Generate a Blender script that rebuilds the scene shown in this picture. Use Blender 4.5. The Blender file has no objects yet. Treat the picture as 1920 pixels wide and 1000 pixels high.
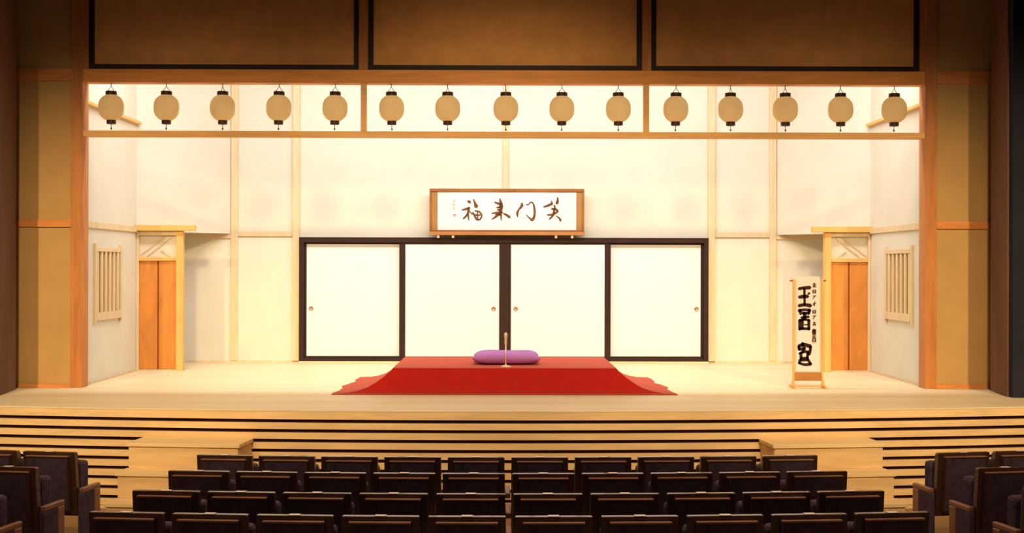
import bpy, bmesh, math, random
from mathutils import Vector, Matrix
random.seed(7)
scn = bpy.context.scene
COL = scn.collection
S = 1.02            # stage floor height above the hall floor
PI = math.pi

# ------------------------------------------------------------------ materials
def srgb(r, g, b):
    f = lambda c: (c/255/12.92) if c/255 <= .04045 else ((c/255+.055)/1.055)**2.4
    return (f(r), f(g), f(b))

def mat(name, col, rough=.7, var=.06, scale=(3, 3, 3), spec=.3, metal=0, bump=0., translucent=0., wood=False, coat=0):
    m = bpy.data.materials.new(name); m.use_nodes = True
    nt = m.node_tree; n = nt.nodes; l = nt.links
    b = n['Principled BSDF']
    b.inputs['Roughness'].default_value = rough
    b.inputs['Specular IOR Level'].default_value = spec
    b.inputs['Metallic'].default_value = metal
    if coat: b.inputs['Coat Weight'].default_value = coat
    tc = n.new('ShaderNodeTexCoord'); mp = n.new('ShaderNodeMapping')
    mp.inputs['Scale'].default_value = scale
    l.new(tc.outputs['Object'], mp.inputs['Vector'])
    ns = n.new('ShaderNodeTexNoise'); ns.inputs['Scale'].default_value = 1.0
    ns.inputs['Detail'].default_value = 6; ns.inputs['Roughness'].default_value = .6
    if wood: ns.inputs['Distortion'].default_value = .6
    l.new(mp.outputs['Vector'], ns.inputs['Vector'])
    rp = n.new('ShaderNodeValToRGB')
    lo = [max(0, c*(1-var*1.6)) for c in col]; hi = [min(1, c*(1+var)) for c in col]
    rp.color_ramp.elements[0].position = .3; rp.color_ramp.elements[1].position = .7
    rp.color_ramp.elements[0].color = (*lo, 1); rp.color_ramp.elements[1].color = (*hi, 1)
    l.new(ns.outputs['Fac'], rp.inputs['Fac'])
    l.new(rp.outputs['Color'], b.inputs['Base Color'])
    if bump:
        bp = n.new('ShaderNodeBump'); bp.inputs['Strength'].default_value = bump; bp.inputs['Distance'].default_value = .01
        l.new(ns.outputs['Fac'], bp.inputs['Height']); l.new(bp.outputs['Normal'], b.inputs['Normal'])
    if translucent:
        tr = n.new('ShaderNodeBsdfTranslucent'); mx = n.new('ShaderNodeMixShader')
        mx.inputs[0].default_value = translucent
        l.new(rp.outputs['Color'], tr.inputs['Color'])
        l.new(b.outputs[0], mx.inputs[1]); l.new(tr.outputs[0], mx.inputs[2])
        l.new(mx.outputs[0], n['Material Output'].inputs['Surface'])
    return m

def plank_mat(name, col, width=.18, gap=.35, var=.1, rough=.45, axis='X'):
    """boards running along one axis, with grain and fine dark joints"""
    m = mat(name, col, rough, var, (1.2, 14, 14) if axis == 'X' else (14, 1.2, 14), spec=.35, wood=True)
    nt = m.node_tree; n = nt.nodes; l = nt.links; b = n['Principled BSDF']
    src = b.inputs['Base Color'].links[0].from_socket
    tc = n.new('ShaderNodeTexCoord'); sp = n.new('ShaderNodeSeparateXYZ'); l.new(tc.outputs['Object'], sp.inputs[0])
    dv = n.new('ShaderNodeMath'); dv.operation = 'DIVIDE'; dv.inputs[1].default_value = width
    l.new(sp.outputs['Y' if axis == 'X' else 'X'], dv.inputs[0])
    fl = n.new('ShaderNodeMath'); fl.operation = 'FLOOR'; l.new(dv.outputs[0], fl.inputs[0])
    wn = n.new('ShaderNodeTexWhiteNoise'); wn.noise_dimensions = '1D'; l.new(fl.outputs[0], wn.inputs['W'])
    fr = n.new('ShaderNodeMath'); fr.operation = 'FRACT'; l.new(dv.outputs[0], fr.inputs[0])
    lt = n.new('ShaderNodeMath'); lt.operation = 'LESS_THAN'; lt.inputs[1].default_value = .03; l.new(fr.outputs[0], lt.inputs[0])
    mr = n.new('ShaderNodeMapRange'); mr.inputs['To Min'].default_value = .93; mr.inputs['To Max'].default_value = 1.04
    l.new(wn.outputs['Value'], mr.inputs['Value'])
    sb = n.new('ShaderNodeMath'); sb.operation = 'MULTIPLY_ADD'; sb.inputs[1].default_value = -gap
    l.new(lt.outputs[0], sb.inputs[0]); l.new(mr.outputs[0], sb.inputs[2])
    ml = n.new('ShaderNodeVectorMath'); ml.operation = 'SCALE'
    l.new(src, ml.inputs[0]); l.new(sb.outputs[0], ml.inputs['Scale'])
    l.new(ml.outputs[0], b.inputs['Base Color'])
    return m

M = {}
M['cream']   = mat('cream_plaster', (.66, .615, .505), .85, .03, (2, 2, 2))
M['tan']     = mat('plaster_warm_lit', (.49, .29, .105), .85, .05, (2.5, 2.5, 2.5))  # cream plaster darkened to tan, the warm front light put into its colour
M['paper']   = mat('white_paper', (.66, .665, .675), .8, .015, (4, 4, 4))
M['scroll']  = mat('scroll_paper', (.72, .705, .69), .8, .02, (6, 6, 6))
M['stagewood'] = plank_mat('stage_boards', (.80, .66, .43), .17, .12, .05, .5)
M['treadwood'] = mat('tread_wood', (.92, .68, .34), .5, .06, (1.5, 10, 14), wood=True)
M['slatwood'] = mat('slat_wood', (.83, .57, .27), .55, .10, (1.5, 10, 14), wood=True)
M['hinoki']  = mat('orange_timber', (.52, .195, .048), .55, .14, (14, 14, 1.6), wood=True)
M['hinokih'] = mat('orange_timber_beam', (.64, .235, .055), .55, .14, (1.6, 14, 14), wood=True)
M['lightbeam'] = mat('amber_timber_beam', (.66, .34, .11), .55, .12, (1.6, 14, 14), wood=True)
M['beam'] = mat('upper_beam_timber', (.86, .34, .075), .55, .12, (1.6, 14, 14), wood=True)
M['amberbeam'] = mat('lower_beam_timber', (.88, .48, .16), .55, .1, (1.6, 14, 14), wood=True)
M['ledge'] = mat('ledge_timber', (.44, .19, .052), .5, .12, (3, 12, 12), wood=True)
M['palewood'] = mat('pale_timber', (.66, .52, .31), .6, .08, (12, 12, 2), wood=True)
M['honey']   = mat('honey_timber', (.72, .42, .13), .6, .08, (8, 8, 2), wood=True)
M['doorwood'] = mat('door_timber', (.62, .235, .045), .6, .14, (5, 5, 1.6), wood=True)
M['doorgap'] = mat('door_gap_shade', (.28, .075, .012), .7, .1, (6, 6, 2), wood=True)  # dark strip between the leaves, the gap's shade painted as colour
M['lacquer'] = mat('black_lacquer', (.026, .009, .005), .55, .15, (4, 4, 4), spec=.2)
M['header']  = mat('brown_board', (.84, .40, .125), .85, .08, (4, 4, 4))
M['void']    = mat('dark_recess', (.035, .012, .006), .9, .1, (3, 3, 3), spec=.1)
M['jamb']    = mat('dark_brown_panel', (.15, .066, .04), .6, .12, (6, 6, 1.2), wood=True)
M['unlitwall'] = mat('unlit_wall_dark', (.022, .020, .028), .8, .12, (2, 2, 2), spec=.1)  # near-black base puts the unlit look of the hall into the colour
M['hallfloor'] = mat('hall_floor', (.34, .20, .085), .6, .12, (6, 6, 6))
M['red']     = mat('red_felt', (.36, .011, .008), .95, .05, (9, 9, 9), spec=.1, bump=.15)
M['purple']  = mat('purple_silk', (.34, .105, .36), .6, .06, (6, 6, 6), spec=.4)
M['lantern'] = mat('lantern_paper', (.95, .80, .52), .8, .03, (5, 5, 5), translucent=.62)
M['cap']     = mat('lantern_cap', (.05, .018, .010), .5, .1, (8, 8, 8))
M['wire']    = mat('dark_wire', (.10, .06, .035), .5, .05, (8, 8, 8))
M['ink']     = mat('brush_ink', (.16, .065, .028), .8, .25, (30, 30, 30), spec=.1)
M['ink2']    = mat('thick_ink', (.045, .016, .010), .8, .15, (30, 30, 30), spec=.1)
M['faint']   = mat('faint_ink', (.75, .56, .34), .8, .1, (30, 30, 30), spec=.1)
M['seal']    = mat('seal_red', (.62, .22, .16), .8, .1, (30, 30, 30), spec=.1)
M['frame']   = mat('picture_frame_wood', (.30, .105, .026), .5, .14, (4, 10, 10), wood=True)
M['mount']   = mat('gold_mount', (.35, .18, .05), .7, .06, (10, 10, 10))
M['brass']   = mat('pull_brass', (.42, .24, .14), .4, .1, (9, 9, 9), metal=.6)
M['micmetal'] = mat('mic_metal', (.85, .62, .42), .35, .04, (9, 9, 9), metal=.55)
M['seatwood'] = mat('seat_wood', (.070, .028, .018), .34, .18, (3, 14, 14), spec=.5, wood=True, coat=.35)
M['ledgelit'] = mat('seat_ledge_highlight', (.40, .20, .11), .35, .15, (3, 14, 14), spec=.5, wood=True)  # paler seat wood, the back ledge's highlight painted into the colour
M['armwood'] = mat('arm_wood', (.30, .135, .075), .4, .15, (14, 3, 14), spec=.5, wood=True)
M['fabric']  = mat('navy_seat_fabric', (.095, .064, .088), .9, .2, (20, 20, 20), spec=.1, bump=.2)
M['plate']   = mat('number_plate', (.92, .80, .70), .4, .03, (9, 9, 9))

_b = M['red'].node_tree.nodes['Principled BSDF']
_b.inputs['Sheen Weight'].default_value = .35; _b.inputs['Sheen Roughness'].default_value = .5
_b.inputs['Sheen Tint'].default_value = (1, .55, .4, 1)
# ------------------------------------------------------------------ mesh builder
class MB:
    def __init__(s): s.bm = bmesh.new()
    def box(s, x0, x1, y0, y1, z0, z1, mi=0):
        if x0 > x1: x0, x1 = x1, x0
        v = [s.bm.verts.new(p) for p in ((x0,y0,z0),(x1,y0,z0),(x1,y1,z0),(x0,y1,z0),(x0,y0,z1),(x1,y0,z1),(x1,y1,z1),(x0,y1,z1))]
        for f in ((3,2,1,0),(4,5,6,7),(0,1,5,4),(1,2,6,5),(2,3,7,6),(3,0,4,7)):
            fc = s.bm.faces.new([v[i] for i in f]); fc.material_index = mi
        return s
    def prism(s, pts, y0, y1):
        """outline in x,z pushed along y"""
        a = [s.bm.verts.new((x, y0, z)) for x, z in pts]; b = [s.bm.verts.new((x, y1, z)) for x, z in pts]
        n = len(pts)
        s.bm.faces.new(a); s.bm.faces.new(b[::-1])
        for i in range(n): s.bm.faces.new((a[i], b[i], b[(i+1) % n], a[(i+1) % n]))
        return s
    def slab(s, pts, z0, z1):
        """outline in x,y pushed along z"""
        a = [s.bm.verts.new((x, y, z0)) for x, y in pts]; b = [s.bm.verts.new((x, y, z1)) for x, y in pts]
        n = len(pts)
        s.bm.faces.new(a[::-1]); s.bm.faces.new(b)
        for i in range(n): s.bm.faces.new((a[i], a[(i+1) % n], b[(i+1) % n], b[i]))
        return s
    def lathe(s, prof, n=20, c=(0, 0, 0)):
        rings = []
        for r, z in prof:
            rings.append([s.bm.verts.new((c[0]+r*math.cos(2*PI*k/n), c[1]+r*math.sin(2*PI*k/n), c[2]+z)) for k in range(n)])
        for a, b in zip(rings, rings[1:]):
            for k in range(n): s.bm.faces.new((a[k], a[(k+1) % n], b[(k+1) % n], b[k]))
        s.bm.faces.new(rings[0][::-1]); s.bm.faces.new(rings[-1])
        return s
    def tube(s, p, q, r, n=8, r2=None):
        p, q = Vector(p), Vector(q); d = (q-p).normalized()
        u = d.orthogonal().normalized(); w = d.cross(u)
        r2 = r if r2 is None else r2
        a = [s.bm.verts.new(p+(u*math.cos(2*PI*k/n)+w*math.sin(2*PI*k/n))*r) for k in range(n)]
        b = [s.bm.verts.new(q+(u*math.cos(2*PI*k/n)+w*math.sin(2*PI*k/n))*r2) for k in range(n)]
        for k in range(n): s.bm.faces.new((a[k], a[(k+1) % n], b[(k+1) % n], b[k]))
        s.bm.faces.new(a[::-1]); s.bm.faces.new(b)
        return s
    def bar(s, p, q, w, t):
        """flat bar between two x,z points, width w, from y=t[0] to t[1]"""
        dx, dz = q[0]-p[0], q[1]-p[1]; L = math.hypot(dx, dz); nx, nz = -dz/L*w/2, dx/L*w/2
        return s.prism([(p[0]+nx,p[1]+nz),(p[0]-nx,p[1]-nz),(q[0]-nx,q[1]-nz),(q[0]+nx,q[1]+nz)], *t)
    def build(s, name, material, parent=None, bevel=0, smooth=False, loc=None):
        bmesh.ops.recalc_face_normals(s.bm, faces=s.bm.faces)
        me = bpy.data.meshes.new(name); s.bm.to_mesh(me); s.bm.free()
        for m in (material if isinstance(material, (list, tuple)) else [material]): me.materials.append(m)
        if smooth:
            for p in me.polygons: p.use_smooth = True
        o = bpy.data.objects.new(name, me); COL.objects.link(o)
        if parent: o.parent = parent
        if loc: o.location = loc
        if bevel:
            md = o.modifiers.new('bevel', 'BEVEL'); md.width = bevel; md.segments = 2; md.limit_method = 'ANGLE'
        return o

def tag(o, label, cat, group=None, kind=None):
    o['label'] = label; o['category'] = cat
    if group: o['group'] = group
    if kind: o['kind'] = kind
    return o
def empty(name, loc=(0, 0, 0), rz=0):
    o = bpy.data.objects.new(name, None); COL.objects.link(o); o.empty_display_size = .1
    o.location = loc; o.rotation_euler = (0, 0, rz)
    return o
def struct(o, label=None):
    o['kind'] = 'structure'
    if label: o['label'] = label
    return o
def copy_tree(o, parent=None):
    c = o.copy(); COL.objects.link(c)
    if parent: c.parent = parent
    for ch in [x for x in bpy.data.objects if x.parent == o]: copy_tree(ch, c)
    return c
ORD = 'first second third fourth fifth sixth seventh eighth ninth tenth eleventh twelfth thirteenth fourteenth fifteenth'.split()

# ------------------------------------------------------------------ camera
def cam():
    c = bpy.data.cameras.new('camera'); o = bpy.data.objects.new('camera', c); COL.objects.link(o)
    c.sensor_width = 36; c.lens = 2400/1920*36; c.clip_end = 200
    p, y, r = .0006, .0084, -.002
    Rx = Matrix.Rotation(p, 3, 'X'); Rz = Matrix.Rotation(-y, 3, 'Z'); Ry = Matrix.Rotation(r, 3, 'Y')
    R = Rz @ Rx @ Ry
    right, fwd, up = R.col[0], R.col[1], R.col[2]
    Mx = Matrix((right, up, -fwd)).transposed().to_4x4()
    Mx.translation = (-.042, 0, S+1.435)
    o.matrix_world = Mx
    scn.camera = o
cam()

# ------------------------------------------------------------------ stage floor, front, hall
RS, Y0 = 31.0, 12.76                       # curved stage lip
def lip(x, off=0): return Y0 + off + x*x/(2*RS)
XS = [-9 + i*.25 for i in range(73)]
def curved(mb, off0, off1, z0, z1, xs=XS):
    a = [(x, lip(x, off0)) for x in xs]; b = [(x, lip(x, off1)) for x in xs]
    return mb.slab(a + b[::-1], z0, z1)
mb = MB(); mb.slab([(x, lip(x)) for x in XS] + [(9, 20.5), (-9, 20.5)], S-.012, S)
struct(mb.build('floor_stage', M['stagewood']), 'pale wooden stage floor')
mb = MB(); curved(mb, .004, .30, S-.093, S-.013)
struct(mb.build('trim_1', M['slatwood']), 'wooden lip board along the stage edge')
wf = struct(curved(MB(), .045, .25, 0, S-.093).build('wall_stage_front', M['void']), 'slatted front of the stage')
mb = MB()
for k in range(9):
    z1 = S-.093-.036-k*.099
    curved(mb, .006, .05, max(0.0, z1-.063), z1)
curved(mb, .01, .05, 0, .03)
mb.build('slat_cladding', M['slatwood'], wf)
mb = MB(); v = [(-11, 9.6, 0), (11, 9.6, 0), (11, 14.2, 0), (-11, 14.2, 0), (-11, -2, .24), (11, -2, .24)]
vv = [mb.bm.verts.new(p) for p in v]; mb.bm.faces.new((vv[0], vv[1], vv[2], vv[3])); mb.bm.faces.new((vv[4], vv[5], vv[1], vv[0]))
struct(mb.build('floor', M['hallfloor']), 'hall floor')
def floor_z(y): return 0 if y >= 9.6 else (9.6-y)*.24/11.6

struct(MB().box(-11, 11, -2, 2.95, 6.83, 6.95).build('ceiling', M['unlitwall']), 'unseen dark ceiling added to keep the front spots off the seats')  # unseen baffle, its edge set so the front spots miss the seats
struct(MB().box(-11, 11, 3.4, 14.2, 8.3, 8.42).build('ceiling_front', M['unlitwall']), 'higher dark ceiling over the front rows')
# house proscenium piers and hall side walls
for sx, nm in ((-1, 'left'), (1, 'right')):
    mb = MB()
    pts = [(sx*5.60, 14.22), (sx*5.68, 14.92), (sx*5.95, 14.92), (sx*5.95, 14.22)]
    mb.slab(pts, S, 7.5)
    struct(mb.build('wall_jamb_'+nm, M['jamb']), 'brown proscenium jamb')
    mb = MB(); mb.box(sx*5.62, sx*11, 14.12, 14.219, S, 7.5)
    struct(mb.build('wall_house_'+nm, M['unlitwall']), 'dark auditorium wall beside the stage')
    struct(MB().box(sx*9.6, sx*9.8, -2, 14.1, 0, 7.5).build('wall_'+nm, M['unlitwall']), 'dark side wall of the hall')

# ------------------------------------------------------------------ set: back wall, side walls, door walls
YB = 19.22; YD = 17.65; XW = 5.06; HT = S+5.4
struct(MB().box(-5.4, 5.4, YB, YB+.1, S, HT).build('wall_back', M['cream']), 'cream back wall of the stage set')
for sx, nm in ((-1, 'left'), (1, 'right')):
    # side wall with a window opening cut out of it (four pieces in one mesh)
    wy0, wy1, wz0, wz1 = 15.80, 16.86, S+.78, S+1.665
    mb = MB()
    a, b = sx*XW, sx*(XW+.1)
    mb.box(a, b, 15.28, wy0, S, HT); mb.box(a, b, wy1, YB, S, HT)
    mb.box(a, b, wy0, wy1, S, wz0); mb.box(a, b, wy0, wy1, wz1, HT)
    struct(mb.build('wall_set_'+nm, M['cream']), 'cream side wall of the stage set')
    # wall above the side door, running slantwise back to the rear wall
    mb = MB(); mb.slab([(sx*XW, YD), (sx*XW, YB), (sx*4.09, YB)], S+1.93, HT)
    struct(mb.build('wall_over_door_'+nm, M['cream']), 'cream wall above the side door')
    # rails and posts in pale timber on the walls
    t = empty('trim_2' if sx < 0 else 'trim_3', (0, 0, 0)); struct(t, 'pale timber rails and posts on the set walls')
    MB().box(sx*(XW-.03), sx*XW, 15.30, YD, S+1.905, S+1.985).build('side_rail', M['palewood'], t, .004)
    MB().box(sx*3.985, sx*4.09, YB-.03, YB, S+.03, HT).build('wall_post', M['palewood'], t, .004)
    MB().box(sx*3.06, sx*3.165, YB-.05, YB, S+.03, HT).build('wall_post', M['palewood'], t, .004)
    MB().box(sx*3.165, sx*3.985, YB-.025, YB, S+1.89, S+1.965).build('wall_rail', M['palewood'], t, .004)
    MB().box(sx*4.09, sx*XW, YB-.025, YB, S+1.86, S+1.929).build('wall_rail', M['palewood'], t, .004)
    MB().box(sx*3.165, sx*XW, YB-.02, YB, S, S+.03).build('base_rail', M['palewood'], t, .003)
    MB().box(sx*(XW-.015), sx*XW, 15.30, YD, S, S+.03).build('base_rail', M['palewood'], t, .003)
    # high batten running along the side wall behind the lantern opening
    b_ = MB().box(sx*(XW-.07), sx*XW, 15.35, YD, S+3.385, S+3.425).build('batten', M['honey'], t, .004)
struct(MB().box(-.018, .062, YB-.03, YB, S+1.9, HT).build('trim_4', M['palewood'], bevel=.004), 'pale centre post on the back wall')
struct(MB().box(-5.4, 5.4, 15.28, YB+.1, HT, HT+.1).build('ceiling_stage', M['void']), 'dark ceiling above the stage')

# doors in the corners
for i, sx in enumerate((-1, 1)):
    side = ('left', 'right')[i]
    d = empty('door_%d' % (i+1), (sx*4.74, YD, S))
    struct(d, 'orange double door in the %s corner of the set' % side)
    X = lambda x: sx*(x-4.74)                     # x measured as distance from the stage centre
    def bx(x0, x1, y0, y1, z0, z1): return MB().box(X(x0), X(x1), y0, y1, z0, z1)
    bx(4.24, 5.055, -.10, .02, 1.925, 2.005).build('lintel', M['honey'], d, .006)
    bx(4.415, 4.505, -.05, .06, 0, 1.925).build('door_jamb', M['honey'], d, .006)
    bx(5.02, 5.058, -.03, .06, 0, 1.925).build('door_jamb', M['palewood'], d, .004)
    bx(4.505, 5.02, -.03, .06, 1.515, 1.565).build('door_head', M['honey'], d, .004)
    bx(4.505, 5.02, -.03, .06, 1.865, 1.925).build('door_head', M['palewood'], d, .004)
    bx(4.505, 5.02, -.02, .06, 0, .02).build('threshold', M['palewood'], d, .003)
    tr = bx(4.505, 5.02, .03, .05, 1.565, 1.865).build('transom_panel', M['cream'], d)
    mb = MB()
    for p, q in (((5.0, 1.60), (4.66, 1.862)), ((4.93, 1.57), (4.58, 1.845)), ((4.60, 1.57), (4.72, 1.66))):
        mb.bar((X(p[0]), p[1]), (X(q[0]), q[1]), .014, (.015, .032))
    mb.build('transom_lattice', M['palewood'], tr)
    for x0, x1 in ((4.507, 4.752), (4.774, 5.018)):
        lf = bx(x0, x1, .0, .035, .022, 1.513).build('door_leaf', M['doorwood'], d, .004)
    bx(4.745, 4.78, .012, .045, .022, 1.513).build('center_gap', M['doorgap'], d)
    # window in the side wall
    w = empty('window_%d' % (i+1), (sx*XW, 16.33, S+1.22)); struct(w, 'barred window in the %s side wall' % side)
    s = -sx
    def wb(x0, x1, y0, y1, z0, z1): return MB().box(s*x0, s*x1, y0, y1, z0, z1)
    wb(-.02, .035, -.56, -.50, -.50, .50).build('window_frame', M['palewood'], w, .004)
    wb(-.02, .035, .50, .56, -.50, .50).build('window_frame', M['palewood'], w, .004)
    wb(-.02, .03, -.50, .50, .40, .455).build('window_frame', M['palewood'], w, .004)
    wb(-.02, .045, -.52, .52, -.455, -.36).build('window_sill', M['palewood'], w, .004)
    wb(-.07, -.05, -.53, .53, -.44, .445).build('back_board', M['honey'], w)
    for k in range(6):
        y = -.42 + k*.168
        wb(-.02, .022, y-.038, y+.038, -.36, .40).build('window_bar', M['palewood'], w, .003)

# ------------------------------------------------------------------ inner proscenium of the set (plane y = 15.2)
YP = 15.20
for sx, nm in ((-1, 'left'), (1, 'right')):
    struct(MB().box(sx*4.995, sx*5.135, YP-.03, YP+.2, S, HT).build('trim_post_'+nm, M['hinoki'], bevel=.006), 'orange timber post beside the stage opening')
    w = struct(MB().box(sx*5.135, sx*6.5, YP, YP+.08, S, HT).build('wall_wing_'+nm, M['tan']), 'wall panel toned tan by warm light beside the stage opening')
    MB().box(sx*5.135, sx*6.5, YP-.025, YP, S+1.90, S+1.99).build('wing_rail', M['hinokih'], w, .004)
    MB().box(sx*5.135, sx*6.5, YP-.02, YP, S, S+.045).build('wing_base_rail', M['hinokih'], w, .004)
    MB().box(sx*5.135, sx*6.5, YP-.02, YP, S+3.63, S+3.78).build('wing_top_rail', M['hinokih'], w, .004)
struct(MB().box(-4.995, 4.995, YP-.02, YP+.16, S+3.615, S+3.775).build('trim_beam_upper', M['beam'], bevel=.006), 'orange beam above the lanterns')
struct(MB().box(-4.995, 4.995, YP-.02, YP+.12, S+2.975, S+3.045).build('trim_beam_lower', M['amberbeam'], bevel=.006), 'amber beam below the lanterns')
for sx, nm in ((-1, 'left'), (1, 'right')):
    struct(MB().box(sx*1.68-.032, sx*1.68+.032, YP-.015, YP+.10, S+3.045, S+3.615).build('trim_divider_'+nm, M['amberbeam'], bevel=.004), 'short amber post dividing the lantern opening')
    struct(MB().box(sx*1.68-.055, sx*1.68+.055, YP-.02, YP+.1, S+3.775, HT).build('trim_header_post_'+nm, M['hinoki'], bevel=.004), 'orange post between the header panels')
for x0, x1, nm in ((-4.93, -1.737, 'left'), (-1.623, 1.623, 'middle'), (1.737, 4.93, 'right')):
    t = empty('header_panel', ((x0+x1)/2, YP+.02, S+3.775))
    tag(t, 'brown %s panel in a black frame above the row of lanterns' % nm, 'panel', 'black framed panels above the lanterns')
    h = (x1-x0)/2; top = HT-S-3.775
    MB().box(-h+.05, h-.05, .015, .05, .04, top).build('board', M['header'], t)
    mb = MB(); f = .058
    mb.box(-h, h, -.03, .05, .0, f); mb.box(-h, -h+f, -.03, .05, f, top); mb.box(h-f, h, -.03, .05, f, top)
    mb.build('panel_frame', M['lacquer'], t)
for sx, nm in ((-1, 'left'), (1, 'right')):       # narrow timber strip between outer post and header frame
    struct(MB().box(sx*4.93, sx*4.995, YP-.005, YP+.1, S+3.775, HT).build('trim_header_edge_'+nm, M['hinoki']))

# ------------------------------------------------------------------ lanterns
def make_lantern():
    t = empty('paper_lantern')
    prof = []
    n = 44
    for k in range(n+1):
        a = -1 + 2*k/n
        r = .149*(max(0, 1-abs(a)**2.5*.80))**.55
        r = max(r, .062)
        prof.append((r + .0022*math.cos(a*11*2*PI), a*.150))
    MB().lathe(prof, 28).build('paper_shade', M['lantern'], t, smooth=True)
    c = MB().lathe([(.058, .148), (.066, .15), (.066, .192), (.060, .196)], 24).build('top_cap', M['cap'], t)
    MB().lathe([(.050, -.196), (.055, -.192), (.055, -.152), (.050, -.148)], 24).build('bottom_cap', M['cap'], t)
    mb = MB(); mb.tube((-.045, 0, .195), (0, 0, .255), .0035); mb.tube((.045, 0, .195), (0, 0, .255), .0035); mb.tube((0, 0, .255), (0, 0, .288), .005)
    mb.build('hanging_wire', M['wire'], t)
    mb = MB(); mb.tube((0, 0, -.195), (0, 0, -.245), .004); mb.lathe([(.004, -.262), (.011, -.255), (.009, -.24), (.004, -.235)], 8)
    mb.build('tassel', M['wire'], t)
    return t
proto = make_lantern()
LU = [210, 313, 418, 523, 628, 734, 839, 948, 1053, 1159, 1267, 1370, 1473, 1577, 1678]
for i, u in enumerate(LU):
    t = proto if i == 0 else copy_tree(proto)
    x = -.042 + (u-940)*15.27/2400
    t.location = (x, YP+.07, S+3.327); t.rotation_euler = (0, random.uniform(-.02, .02), random.uniform(0, 6.28))
    if i == 7: lab = 'eighth paper lantern from the left, exactly in the middle above the calligraphy board'
    elif i in (0, 14): lab = 'cream paper lantern with black caps hanging at the far %s end of the row' % ('left' if i == 0 else 'right')
    elif i < 7: lab = 'cream paper lantern with black caps, %s from the left end of the row' % ORD[i]
    else: lab = 'cream paper lantern with black caps, %s from the right end of the row' % ORD[14-i]
    tag(t, lab, 'lantern', 'paper lanterns hanging over the stage opening')

# ------------------------------------------------------------------ sliding doors
YF = YB-.06
fr = empty('door_frame', (0, YB, S)); struct(fr, 'black frame around the four white sliding doors')
MB().box(-3.055, 3.055, -.13, 0, 1.80, 1.878).build('head_rail', M['lacquer'], fr, .003)
MB().box(-3.055, 3.055, -.13, 0, .03, .075).build('sill_rail', M['lacquer'], fr, .003)
MB().box(-3.055, 3.055, -.14, 0, 0, .03).build('sill_board', M['palewood'], fr, .003)
for sx in (-1, 1): MB().box(sx*2.985, sx*3.055, -.13, 0, .075, 1.80).build('side_stile', M['lacquer'], fr, .003)
DOORS = [(-2.983, -1.475, -.055, .03, .09, -2.885, 'far left'), (-1.563, .0178, -.11, .09, .09, -.155, 'centre left'),
         (.0182, 1.593, -.11, .085, .09, .175, 'centre right'), (1.505, 2.983, -.055, .09, .035, 2.885, 'far right')]
for x0, x1, y, wl, wr, hx, nm in DOORS:
    c = (x0+x1)/2; t = empty('sliding_door', (c, YB+y, S+.076))
    beside = {'far left': 'at the left end of the black frame', 'centre left': 'just left of the black middle post',
              'centre right': 'just right of the black middle post', 'far right': 'at the right end of the black frame'}[nm]
    tag(t, 'white paper sliding door ' + beside, 'sliding door', 'white sliding doors behind the red platform', 'thing')
    h = (x1-x0)/2; H = 1.723
    mb = MB()
    mb.box(-h, -h+wl, 0, .04, 0, H); mb.box(h-wr, h, 0, .04, 0, H); mb.box(-h+wl, h-wr, 0, .04, 0, .025); mb.box(-h+wl, h-wr, 0, .04, H-.022, H)
    mb.build('panel_frame', M['lacquer'], t)
    MB().box(-h+wl, h-wr, .008, .03, .025, H-.022).build('paper_panel', M['paper'], t)
    mb = MB(); ring = [(.034, 0), (.034, .006), (.026, .008), (.020, .003), (.001, .002)]
    mb.lathe(ring, 18); o = mb.build('finger_pull', M['brass'], t, smooth=True)
    o.rotation_euler = (PI/2, 0, 0); o.location = (hx-c, .008, .738)

# ------------------------------------------------------------------ brush lettering
def catmull(p, n=7):
    if len(p) < 3:
        return [tuple(p[0][k]+(p[-1][k]-p[0][k])*t/n for k in range(3)) for t in range(n+1)]
    q = [p[0]] + list(p) + [p[-1]]; out = []
    for i in range(1, len(q)-2):
        for t in range(n):
            s = t/n
            out.append(tuple(.5*((2*q[i][k]) + (-q[i-1][k]+q[i+1][k])*s + (2*q[i-1][k]-5*q[i][k]+4*q[i+1][k]-q[i+2][k])*s*s
                       + (-q[i-1][k]+3*q[i][k]-3*q[i+1][k]+q[i+2][k])*s**3) for k in range(3)))
    out.append(tuple(p[-1])); return out
def brush(mb, stroke, fx, y0, y1, ws):
    ws *= 1.25
    """stroke = (px, py, width) in traced pixels; fx maps a pixel to x, z"""
    pts = [(*fx(a, b), w*ws) for a, b, w in stroke]
    c = catmull(pts); L = []; R = []
    for i, (x, z, w) in enumerate(c):
        a = c[max(0, i-1)]; b = c[min(len(c)-1, i+1)]
        dx, dz = b[0]-a[0], b[1]-a[1]; d = math.hypot(dx, dz) or 1e-6
        w = max(w, .001)
        L.append((x-dz/d*w/2, z+dx/d*w/2)); R.append((x+dz/d*w/2, z-dx/d*w/2))
    # rounded ends
    def cap(i, j):
        x, z, w = c[i]; xx, zz, _ = c[j]; dx, dz = x-xx, z-zz; d = math.hypot(dx, dz) or 1e-6
        return (x+dx/d*w*.4, z+dz/d*w*.4)
    vf = [[mb.bm.verts.new((x, y, z)) for x, z in [cap(0, 1)] + L + [cap(-1, -2)] + R[::-1]] for y in (y0, y1)]
    n = len(vf[0]); m = len(L)
    for layer in vf:
        l = layer[1:m+1]; r = layer[m+2:][::-1]
        mb.bm.faces.new((layer[0], l[0], r[0])); mb.bm.faces.new((layer[m+1], r[-1], l[-1]))
        for i in range(m-1): mb.bm.faces.new((l[i], l[i+1], r[i+1], r[i]))
    for i in range(n): mb.bm.faces.new((vf[0][i], vf[0][(i+1) % n], vf[1][(i+1) % n], vf[1][i]))

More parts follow.
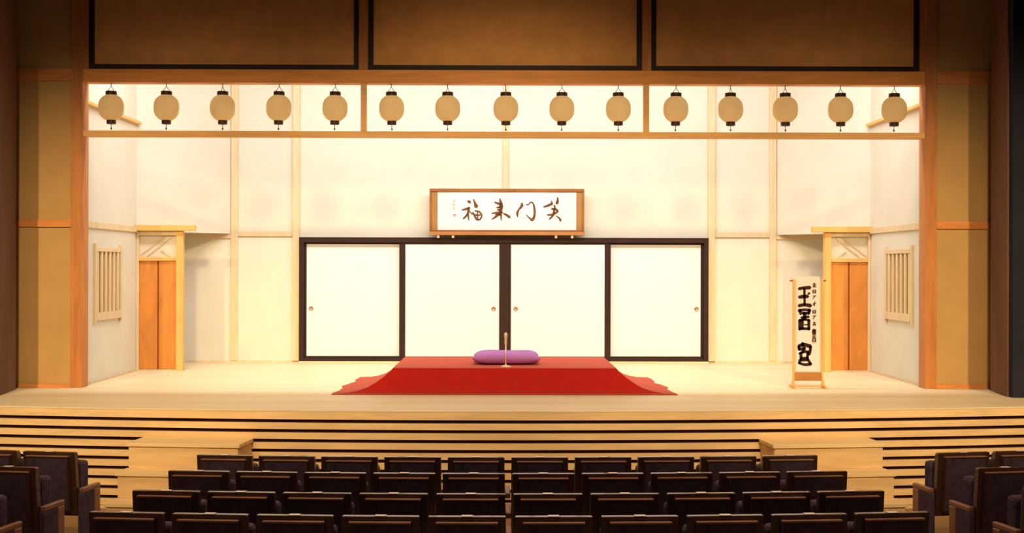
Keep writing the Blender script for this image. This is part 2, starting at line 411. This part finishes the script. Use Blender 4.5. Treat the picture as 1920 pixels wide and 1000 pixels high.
# calligraphy board
YC = 19.02
cb = empty('calligraphy_board', (.041, YC+.05, S+1.915))
tag(cb, 'framed white calligraphy board with four brush characters above the sliding doors', 'framed calligraphy')
cb.rotation_euler = (math.radians(2.5), 0, 0)
W, H = 1.15, .69
mb = MB(); mb.box(-W, W, -.03, .03, H-.045, H); mb.box(-W, -W+.028, -.03, .03, .05, H-.045); mb.box(W-.028, W, -.03, .03, .05, H-.045)
mb.box(-W, W, -.03, .03, .05, .075)
mb.build('picture_frame', M['frame'], cb, .004)
mb = MB(); mb.box(-W-.005, W+.005, -.075, .03, .0, .05); mb.build('bottom_ledge', M['ledge'], cb, .006)
mb = MB(); mb.box(-W+.028, -W+.118, -.012, .015, .075, H-.045); mb.box(W-.118, W-.028, -.012, .015, .075, H-.045)
mb.build('side_mount', M['mount'], cb)
pp = MB().box(-W+.118, W-.118, -.008, .015, .075, H-.045).build('paper', M['scroll'], cb)
def fc(a, b):       # traced pixel -> board coordinates
    u = 860 + a/9.41; v = 360 + b/9.41
    return ((u-950.5)*19.02/2400, S+1.435+(500-v)*19.02/2400-(S+1.915))
ST = [
 # fuku
 [(165,150,40),(200,170,44)], [(60,305,22),(130,288,34),(188,268,40)], [(180,280,38),(155,380,34),(80,462,24)], [(165,350,24),(172,430,24),(175,485,14)],
 [(262,120,22),(285,180,34),(312,245,64)], [(250,345,22),(285,420,30),(318,475,32)], [(285,320,20),(360,335,26),(405,400,26),(375,470,24),(320,478,26)],
 [(290,385,22),(330,400,24),(380,392,18)], [(330,340,18),(335,470,20)], [(195,330,14),(240,380,20)],
 # kuru
 [(635,165,20),(700,192,34),(760,200,38)], [(728,108,18),(748,230,58),(742,330,42),(752,490,12)], [(672,262,22),(745,250,30)], [(690,300,28),(745,310,32)],
 [(585,365,18),(670,350,26),(770,345,26)], [(735,360,36),(665,415,34),(590,468,20)], [(650,380,22),(730,385,30)], [(785,365,14),(845,392,34),(900,432,38)],
 # mon
 [(1112,185,30),(1115,230,42),(1060,300,26),(1035,360,36),(1042,425,16)], [(1195,205,16),(1225,210,18),(1275,165,20),(1320,200,24),(1340,310,34),(1335,410,36),(1300,475,44),(1255,450,24),(1195,390,12)],
 # warau
 [(1505,248,26),(1580,222,36),(1640,195,36)], [(1636,140,14),(1650,200,30)], [(1745,78,16),(1748,130,34),(1735,185,48)], [(1690,215,22),(1700,270,26)],
 [(1640,285,26),(1700,285,34),(1748,325,30),(1700,365,26)], [(1565,390,22),(1640,385,30),(1700,365,24)], [(1690,290,36),(1668,390,34),(1600,470,20)], [(1715,405,10),(1775,445,26),(1800,490,36)],
]
for i0, i1 in ((0, 10), (10, 18), (18, 20), (20, 99)):
    mb = MB()
    for q in ST[i0:i1]: brush(mb, q, fc, -.0115, -.006, .95*19.02/2400/9.41)
    mb.build('brush_character', M['ink'], pp)
mb = MB()
for s in ([(-110,150,18),(-60,145,16)], [(-85,120,16),(-90,230,18)], [(-115,215,14),(-55,205,14)], [(-100,270,16),(-60,290,16)], [(-85,250,12),(-80,320,14)]): brush(mb, s, fc, -.0105, -.006, .8*19.02/2400/9.41)
mb.build('signature', M['faint'], pp)
mb = MB(); x, z = fc(-72, 395); mb.box(x-.017, x+.017, -.0105, -.006, z-.017, z+.017); mb.build('red_seal', M['seal'], pp)
for x in (-1.02, -.80, .73, .97):
    MB().box(x-.018, x+.018, -.06, -.02, -.045, 0).build('bracket', M['micmetal'], cb, .003)

# ------------------------------------------------------------------ red cloth over the low platform
ZP = .283
tx, ty0, ty1 = 1.27, 14.56, 16.40
hx0, hx1, hy0, hy1 = 1.945, 1.86, 14.36, 16.62
def ring_pts():
    P = []
    n1, n2 = 40, 26
    def e(a, b, n, A, B, side):
        for k in range(n):
            s = k/n
            P.append(((a[0]+(b[0]-a[0])*s, a[1]+(b[1]-a[1])*s), (A[0]+(B[0]-A[0])*s, A[1]+(B[1]-A[1])*s), side, s))
    e((-tx, ty0), (tx, ty0), n1, (-hx0, hy0), (hx0, hy0), 'f')
    e((tx, ty0), (tx, ty1), n2, (hx0, hy0), (hx1, hy1), 'r')
    e((tx, ty1), (-tx, ty1), n1, (hx1, hy1), (-hx1, hy1), 'b')
    e((-tx, ty1), (-tx, ty0), n2, (-hx1, hy1), (-hx0, hy0), 'l')
    return P
prof = [(0, 0), (.03, .10), (.09, .22), (.17, .38), (.29, .58), (.43, .77), (.58, .88), (.76, .955), (1, .985)]
P = ring_pts(); mb = MB(); rings = []
for h, d in prof:
    r = []
    for (a, A, side, s) in P:
        wav = 0
        if side in 'lr': wav = (.030*math.sin(s*PI*4.3+(.6 if side == 'l' else 2.1)) + .012*math.sin(s*PI*11+1))*h*min(1, 4*s*(1-s))
        x = a[0]+(A[0]-a[0])*h; y = a[1]+(A[1]-a[1])*h
        if side == 'r': x += wav
        if side == 'l': x -= wav
        z = ZP*(1-d) + abs(wav)*.25*(1-d)
        r.append(mb.bm.verts.new((x, y, S+max(z, .004))))
    rings.append(r)
n = len(P)
for a, b in zip(rings, rings[1:]):
    for k in range(n): mb.bm.faces.new((a[k], a[(k+1) % n], b[(k+1) % n], b[k]))
mb.bm.faces.new(rings[0])
cl = mb.build('red_cloth', M['red'], smooth=False)
cl.modifiers.new('thickness', 'SOLIDIFY').thickness = -.004
tag(cl, 'bright red felt cloth draped over the low platform and spreading on the stage floor', 'cloth')

# purple cushion
def cushion():
    mb = MB(); n = 28; top = {}; bot = {}
    hw, hd, th = .40, .36, .075
    for i in range(n+1):
        for j in range(n+1):
            a, b = -1+2*i/n, -1+2*j/n
            ed = max(0, (1-abs(a)**5))*max(0, (1-abs(b)**5)); t = th*ed**.45
            pin = 1-.05*(1-a*a)*abs(b)**4-.0
            x = hw*a*(1-.05*(1-b*b)*a*a); y = hd*b*(1-.05*(1-a*a)*b*b)
            dim = .030*math.exp(-(a*a+b*b)/.05)
            wob = .006*math.sin(5*a+1)*math.cos(4*b)
            top[i, j] = mb.bm.verts.new((x, y, th+t-dim+wob*ed)) if ed > 0 else mb.bm.verts.new((x, y, th))
            bot[i, j] = mb.bm.verts.new((x, y, th-t*.98)) if ed > 0 else top[i, j]
    for i in range(n):
        for j in range(n):
            for g in (top, bot):
                f = [g[i, j], g[i+1, j], g[i+1, j+1], g[i, j+1]]
                if g is bot: f = f[::-1]
                try: mb.bm.faces.new(f)
                except ValueError: pass
    bmesh.ops.remove_doubles(mb.bm, verts=mb.bm.verts, dist=1e-5)
    return mb
cu = empty('floor_cushion', (.02, 15.30, S+ZP+.003))
tag(cu, 'plump purple silk floor cushion lying on the red cloth behind the microphone', 'cushion')
cushion().build('cushion_cover', M['purple'], cu, smooth=True)
mb = MB(); mb.lathe([(.004, .0), (.02, .004), (.012, .012), (.002, .014)], 10, (0, 0, .116)); mb.build('center_tuft', M['purple'], cu)

# microphone on a short stand
mk = empty('microphone_stand', (.012, 14.74, S+ZP+.003))
tag(mk, 'small metal microphone stand on the front edge of the red cloth before the cushion', 'microphone stand')
MB().lathe([(.062, 0), (.062, .008), (.045, .014), (.012, .022), (.010, .03)], 24).build('base', M['micmetal'], mk, smooth=False)
MB().tube((0, 0, .02), (0, 0, .275), .0085, 12).build('pole', M['micmetal'], mk, smooth=True)
cp = MB().lathe([(.012, .262), (.015, .266), (.015, .296), (.012, .30)], 14).build('clip', M['micmetal'], mk)
mic = MB().lathe([(.010, .285), (.014, .30), (.016, .34), (.019, .352), (.021, .372), (.015, .39), (.004, .398)], 16).build('microphone', M['micmetal'], mk, smooth=True)

# ------------------------------------------------------------------ name sign on a stand
sg = empty('name_sign_stand', (3.622, 15.26, S))
tag(sg, 'tall narrow paper name sign with thick black characters on a wooden stand', 'sign stand')
for sx in (-1, 1):
    MB().box(sx*.172-.011, sx*.172+.011, -.012, .012, .02, 1.30).build('post', M['honey'], sg, .003)
    f = MB(); f.prism([(sx*.165, .10), (sx*.187, .10), (sx*.215, .0), (sx*.185, .0)], -.02, .0)
    f.box(sx*.185-.012, sx*.185+.012, -.15, .15, 0, .028)
    f.build('foot', M['honey'], sg, .003)
    MB().box(sx*.172-(.045 if sx < 0 else .0), sx*.172+(.045 if sx > 0 else 0), -.010, .010, 1.272, 1.292).build('horn', M['frame'], sg, .003)
MB().box(-.161, .161, -.008, .010, .085, .185).build('lower_board', M['ledge'], sg, .003)
MB().box(-.195, .195, -.012, .012, .012, .03).build('stretcher', M['honey'], sg, .003)
bk = MB().box(-.161, .161, .0, .008, .186, 1.290).build('back_board', M['palewood'], sg)
pp = MB().box(-.140, .140, -.006, -.001, .196, 1.335).build('paper', M['scroll'], sg)
cx = 1518.5
def f1(a, b):
    u = 1475 + a/8.69; v = 505 + b/8.69
    return ((u-cx)*15.26/2400, 1.435+(500-v)*15.26/2400)
def f2(a, b):
    u = 1475 + a/8.0; v = 610 + b/8.0
    return ((u-cx)*15.26/2400, 1.435+(500-v)*15.26/2400)
mb = MB(); y = (-.0085, -.005); w1 = 15.26/2400/8.69; w2 = 15.26/2400/8
for s in ([(228,300,40),(300,285,40),(408,278,50)], [(318,300,34),(322,560,30)], [(230,436,40),(310,424,50),(378,425,40)], [(372,390,14),(398,372,34)], [(228,575,46),(320,560,42),(420,575,52)]):
    brush(mb, s, f1, *y, w1)
mb.build('thick_character', M['ink2'], pp); mb = MB()
for s in ([(228,655,44),(320,640,34),(410,650,44)], [(240,650,42),(262,715,34)], [(405,650,40),(385,710,36)], [(290,690,36),(330,700,40),(390,690,30)], [(320,690,46),(325,790,50)],
          [(265,770,30),(390,755,34)], [(235,815,36),(320,805,26),(400,812,36)], [(245,810,44),(243,965,40)], [(392,810,40),(392,965,36)], [(235,950,34),(400,950,38)], [(285,800,40),(290,950,30)], [(320,885,16),(380,885,16)]):
    brush(mb, s, f1, *y, w1)
mb.build('thick_character', M['ink2'], pp); mb = MB()
for s in ([(265,248,34),(270,285,40)], [(205,300,40),(280,275,46),(385,300,46)], [(210,300,36),(215,350,34)], [(388,300,36),(375,400,34),(350,430,26)], [(215,350,32),(300,325,40)], [(215,410,22),(300,380,34),(355,385,30)],
          [(240,395,36),(245,480,36)], [(345,390,34),(340,475,34)], [(240,480,34),(345,478,34)], [(300,330,30),(255,395,28)], [(230,500,36),(215,555,34)], [(215,550,30),(300,575,34),(395,565,38)], [(345,490,32),(385,560,34)], [(240,510,30),(345,505,30)]):
    brush(mb, s, f2, *y, w2)
mb.build('thick_character', M['ink2'], pp)
mb = MB()
def glyph(cx_, cy_, kind, ff, ws):
    K = {'a': [((-26,-18),(26,-20)), ((-26,6),(26,4)), ((0,-36),(-2,30)), ((-22,28),(24,28))],
         'b': [((-26,-20),(24,-22)), ((-24,-20),(-24,24)), ((22,-20),(22,24)), ((-24,24),(24,24)), ((-20,2),(20,2))],
         'c': [((-24,-20),(26,-24)), ((10,-20),(-20,26))],
         'd': [((8,-36),(4,34)), ((-20,-6),(26,-12)), ((-6,0),(-20,24))],
         'e': [((-20,-20),(22,-20)), ((-24,10),(24,8)), ((-2,-30),(20,28)), ((2,0),(-20,28))]}[kind]
    for p, q in K: brush(mb, [(cx_+p[0], cy_+p[1], 13), (cx_+(p[0]+q[0])/2, cy_+(p[1]+q[1])/2, 11), (cx_+q[0], cy_+q[1], 13)], ff, *y, ws)
for cy_, k in ((240,'a'),(342,'b'),(438,'c'),(545,'d'),(672,'b'),(765,'c'),(872,'e'),(985,'a')): glyph(480, cy_, k, f1, w1)
for cy_, k in ((80,'b'),(140,'a'),(205,'b')): glyph(440, cy_, k, f2, w2)
mb.build('small_characters', M['ink'], pp)

# ------------------------------------------------------------------ steps up to the stage
def steps(xc, side):
    t = empty('stage_steps', (xc, lip(xc), 0), math.atan(xc/RS))
    tag(t, 'pale wooden steps against the slatted stage front on the %s' % side, 'steps', 'wooden steps up to the stage', 'thing')
    hw = .565
    fronts = [-.45, -.72, -.99]; hs = [.735, .49, .245]
    y1 = -.004
    for k, (f, h) in enumerate(zip(fronts, hs)):
        back = y1 if k == 0 else fronts[k-1] + .0
        MB().box(-hw, hw, f-.02, back if k == 0 else back-.001, h-.035, h).build('tread', M['treadwood'], t, .004)
        MB().box(-hw+.02, hw-.02, f, f+.02, (hs[k+1] if k < 2 else 0)+.0005, h-.0355).build('riser', M['slatwood'], t)
    for sx in (-1, 1):
        mb = MB()
        pr = [(y1, 0), (fronts[2]+.022, 0), (fronts[2]+.022, hs[2]-.036), (fronts[1]+.022, hs[2]-.036), (fronts[1]+.022, hs[1]-.036), (fronts[0]+.022, hs[1]-.036), (fronts[0]+.022, hs[0]-.036), (y1, hs[0]-.036)]
        a = [mb.bm.verts.new((sx*(hw-.015), p, q)) for p, q in pr]; b = [mb.bm.verts.new((sx*(hw-.04), p, q)) for p, q in pr]
        mb.bm.faces.new(a); mb.bm.faces.new(b[::-1])
        for i in range(len(pr)): mb.bm.faces.new((a[i], a[(i+1) % len(pr)], b[(i+1) % len(pr)], b[i]))
        mb.build('side_panel', M['slatwood'], t)
steps(-3.085, 'left'); steps(3.115, 'right')

# ------------------------------------------------------------------ theatre seats
def make_seat(end=0):
    """origin on the floor under the back; faces +y. end: -1 / +1 carries an aisle end panel on that side"""
    t = empty('theatre_seat')
    hw = .232
    # backrest shell, slightly raked: bottom forward
    mb = MB()
    def sl(x0, x1, y0, y1, z0, z1, sh=.10):
        k = lambda z: (.9-z)*sh
        v = [(x0,y0+k(z0),z0),(x1,y0+k(z0),z0),(x1,y1+k(z0),z0),(x0,y1+k(z0),z0),(x0,y0+k(z1),z1),(x1,y0+k(z1),z1),(x1,y1+k(z1),z1),(x0,y1+k(z1),z1)]
        vv = [mb.bm.verts.new(p) for p in v]
        for f in ((3,2,1,0),(4,5,6,7),(0,1,5,4),(1,2,6,5),(2,3,7,6),(3,0,4,7)): mb.bm.faces.new([vv[i] for i in f])
    sl(-hw, hw, 0, .055, .36, .90)
    mb.build('back_shell', M['seatwood'], t, .006)
    mb = MB(); sl(-.186, .186, -.036, -.001, .40, .862)
    mb.build('back_panel', M['seatwood'], t, .004)
    mb = MB(); sl(-.186, .186, -.042, -.0005, .8625, .872); mb.build('ledge_highlight', M['ledgelit'], t, .002)
    mb = MB(); sl(-.176, .176, -.041, -.0365, .41, .850)
    mb.build('rear_fabric', M['fabric'], t, .002)
    mb = MB(); sl(-.215, .215, .0555, .11, .42, .885)
    mb.build('backrest', M['fabric'], t, .02)
    mb = MB(); mb.box(-.215, .215, .18, .30, .40, .80); mb.build('seat', M['fabric'], t, .03)      # tipped up
    MB().box(-.034, .034, -.001, .046, .9005, .9045).build('number_plate', M['plate'], t, .001)
    def arm(x, y1=.46): MB().box(x-.022, x+.022, .06, y1, .555, .595).build('armrest', M['armwood'], t, .008)
    def stand(x):
        mb = MB(); mb.box(x-.012, x+.012, .05, .40, .0, .07); mb.box(x-.012, x+.012, .07, .14, .07, .56)
        mb.build('leg', M['seatwood'], t, .003)
    def panel(x):
        p = MB().box(x-.022, x+.022, .05, .26, 0, .5545).build('end_panel', M['fabric'], t, .004)
        MB().box(x-.026, x+.026, .2605, .36, 0, .5545).build('panel_post', M['armwood'], p, .008)
    arm(-.26, .37 if end == -1 else .46)
    for sx in (-1, 1):
        if end == sx: panel(sx*.26)
        else: stand(sx*.220)
    if end == 1: arm(.26, .37)
    return t
P0 = {-1: make_seat(-1), 0: make_seat(0), 1: make_seat(1)}
used = set()
ROWS = [(10.45, 0.0, 'front row'), (9.53, .015, 'second row'), (8.585, .03, 'third row'), (7.655, .06, 'fourth row')]
RC = 25.0
def place(x, row, end, label, group):
    yb, dz, _ = ROWS[row]
    if end in used: t = copy_tree(P0[end])
    else: t = P0[end]; used.add(end)
    R = RC - (row)*1.0
    a = x/R
    xx = .016 + R*math.sin(a); yy = yb + R*(1-math.cos(a))
    t.location = (xx, yy, dz); t.rotation_euler = (0, 0, a)
    tag(t, label, 'theatre seat', group)
for r in range(4):
    rn = ROWS[r][2]
    for k in range(10):
        x = (k-4.5)*.52
        if k in (0, 9): lab = 'dark navy theatre seat at the %s aisle end of the %s, centre block' % (('left', 'right')[k == 9], rn)
        elif k < 5: lab = 'dark navy theatre seat, %s from the left in the %s of the centre block' % (ORD[k], rn)
        else: lab = 'dark navy theatre seat, %s from the right in the %s of the centre block' % (ORD[9-k], rn)
        place(x, r, -1 if k == 0 else 1 if k == 9 else 0, lab, 'theatre seats in the %s of the centre block' % rn)
for r, cnt in ((0, 2), (1, 2), (2, 1)):
    for sx, sd in ((-1, 'left'), (1, 'right')):
        for k in range(cnt):
            x = sx*(3.86 + k*.52)
            if r == 2: x = sx*3.85
            end = (1 if sx < 0 else -1) if k == 0 else 0
            pos = 'nearest the aisle' if k == 0 else 'second from the aisle'
            place(x, r, end, 'navy theatre seat %s, %s of the %s side block' % (pos, ROWS[r][2], sd), 'theatre seats in the %s side block' % sd)

# ------------------------------------------------------------------ light
def area(name, loc, target, sx, sy, power, col):
    l = bpy.data.lights.new(name, 'AREA'); l.shape = 'RECTANGLE'; l.size = sx; l.size_y = sy; l.energy = power; l.color = col
    o = bpy.data.objects.new(name, l); COL.objects.link(o); o.location = loc
    o.rotation_euler = (Vector(target)-Vector(loc)).to_track_quat('-Z', 'Y').to_euler()
    if name == 'seat_fill_light': l.spread = math.radians(100)
def spot(name, loc, target, power, ang, blend, col, size=.15):
    l = bpy.data.lights.new(name, 'SPOT'); l.energy = power; l.spot_size = math.radians(ang); l.spot_blend = blend; l.color = col; l.shadow_soft_size = size
    o = bpy.data.objects.new(name, l); COL.objects.link(o); o.location = loc
    o.rotation_euler = (Vector(target)-Vector(loc)).to_track_quat('-Z', 'Y').to_euler()
WARM = (1, .86, .66)
area('border_light_front', (0, 15.75, S+4.75), (0, 18.6, S+.9), 10.0, .4, 395, (.93, .91, .88))
area('border_light_rear', (0, 17.2, S+4.85), (0, 19.2, S+1.6), 6.0, .4, 60, (.93, .91, .88))
for x in (-1, 1):
    spot('front_of_house_spot', (x*2.4, 2.0, 7.6), (x*3.6, 15.0, S-.2), 6200, 37, 1.0, (1, .74, .42), .42)
    spot('front_of_house_side_spot', (x*6.6, 2.0, 7.6), (x*5.3, 15.0, S-.5), 5200, 35, 1.0, (1, .74, .42), .12)
spot('front_of_house_centre', (0, 2.0, 7.6), (0, 15.0, S+.75), 6200, 34, 1.0, (1, .74, .42), .42)
area('seat_fill_light', (0, 8.8, 8.2), (0, 8.8, 0), 9, 2.5, 170, (1, .70, .48))  # unseen fill lamp, added to bring up the seat tops
w = bpy.data.worlds.new('hall_dark'); scn.world = w; w.use_nodes = True
w.node_tree.nodes['Background'].inputs[0].default_value = (.80, .66, .85, 1)
w.node_tree.nodes['Background'].inputs[1].default_value = .09

scn.view_settings.view_transform = 'Standard'; scn.view_settings.look = 'None'
scn.view_settings.gamma = 1; scn.view_settings.exposure = 0
scn.view_settings.use_curve_mapping = False
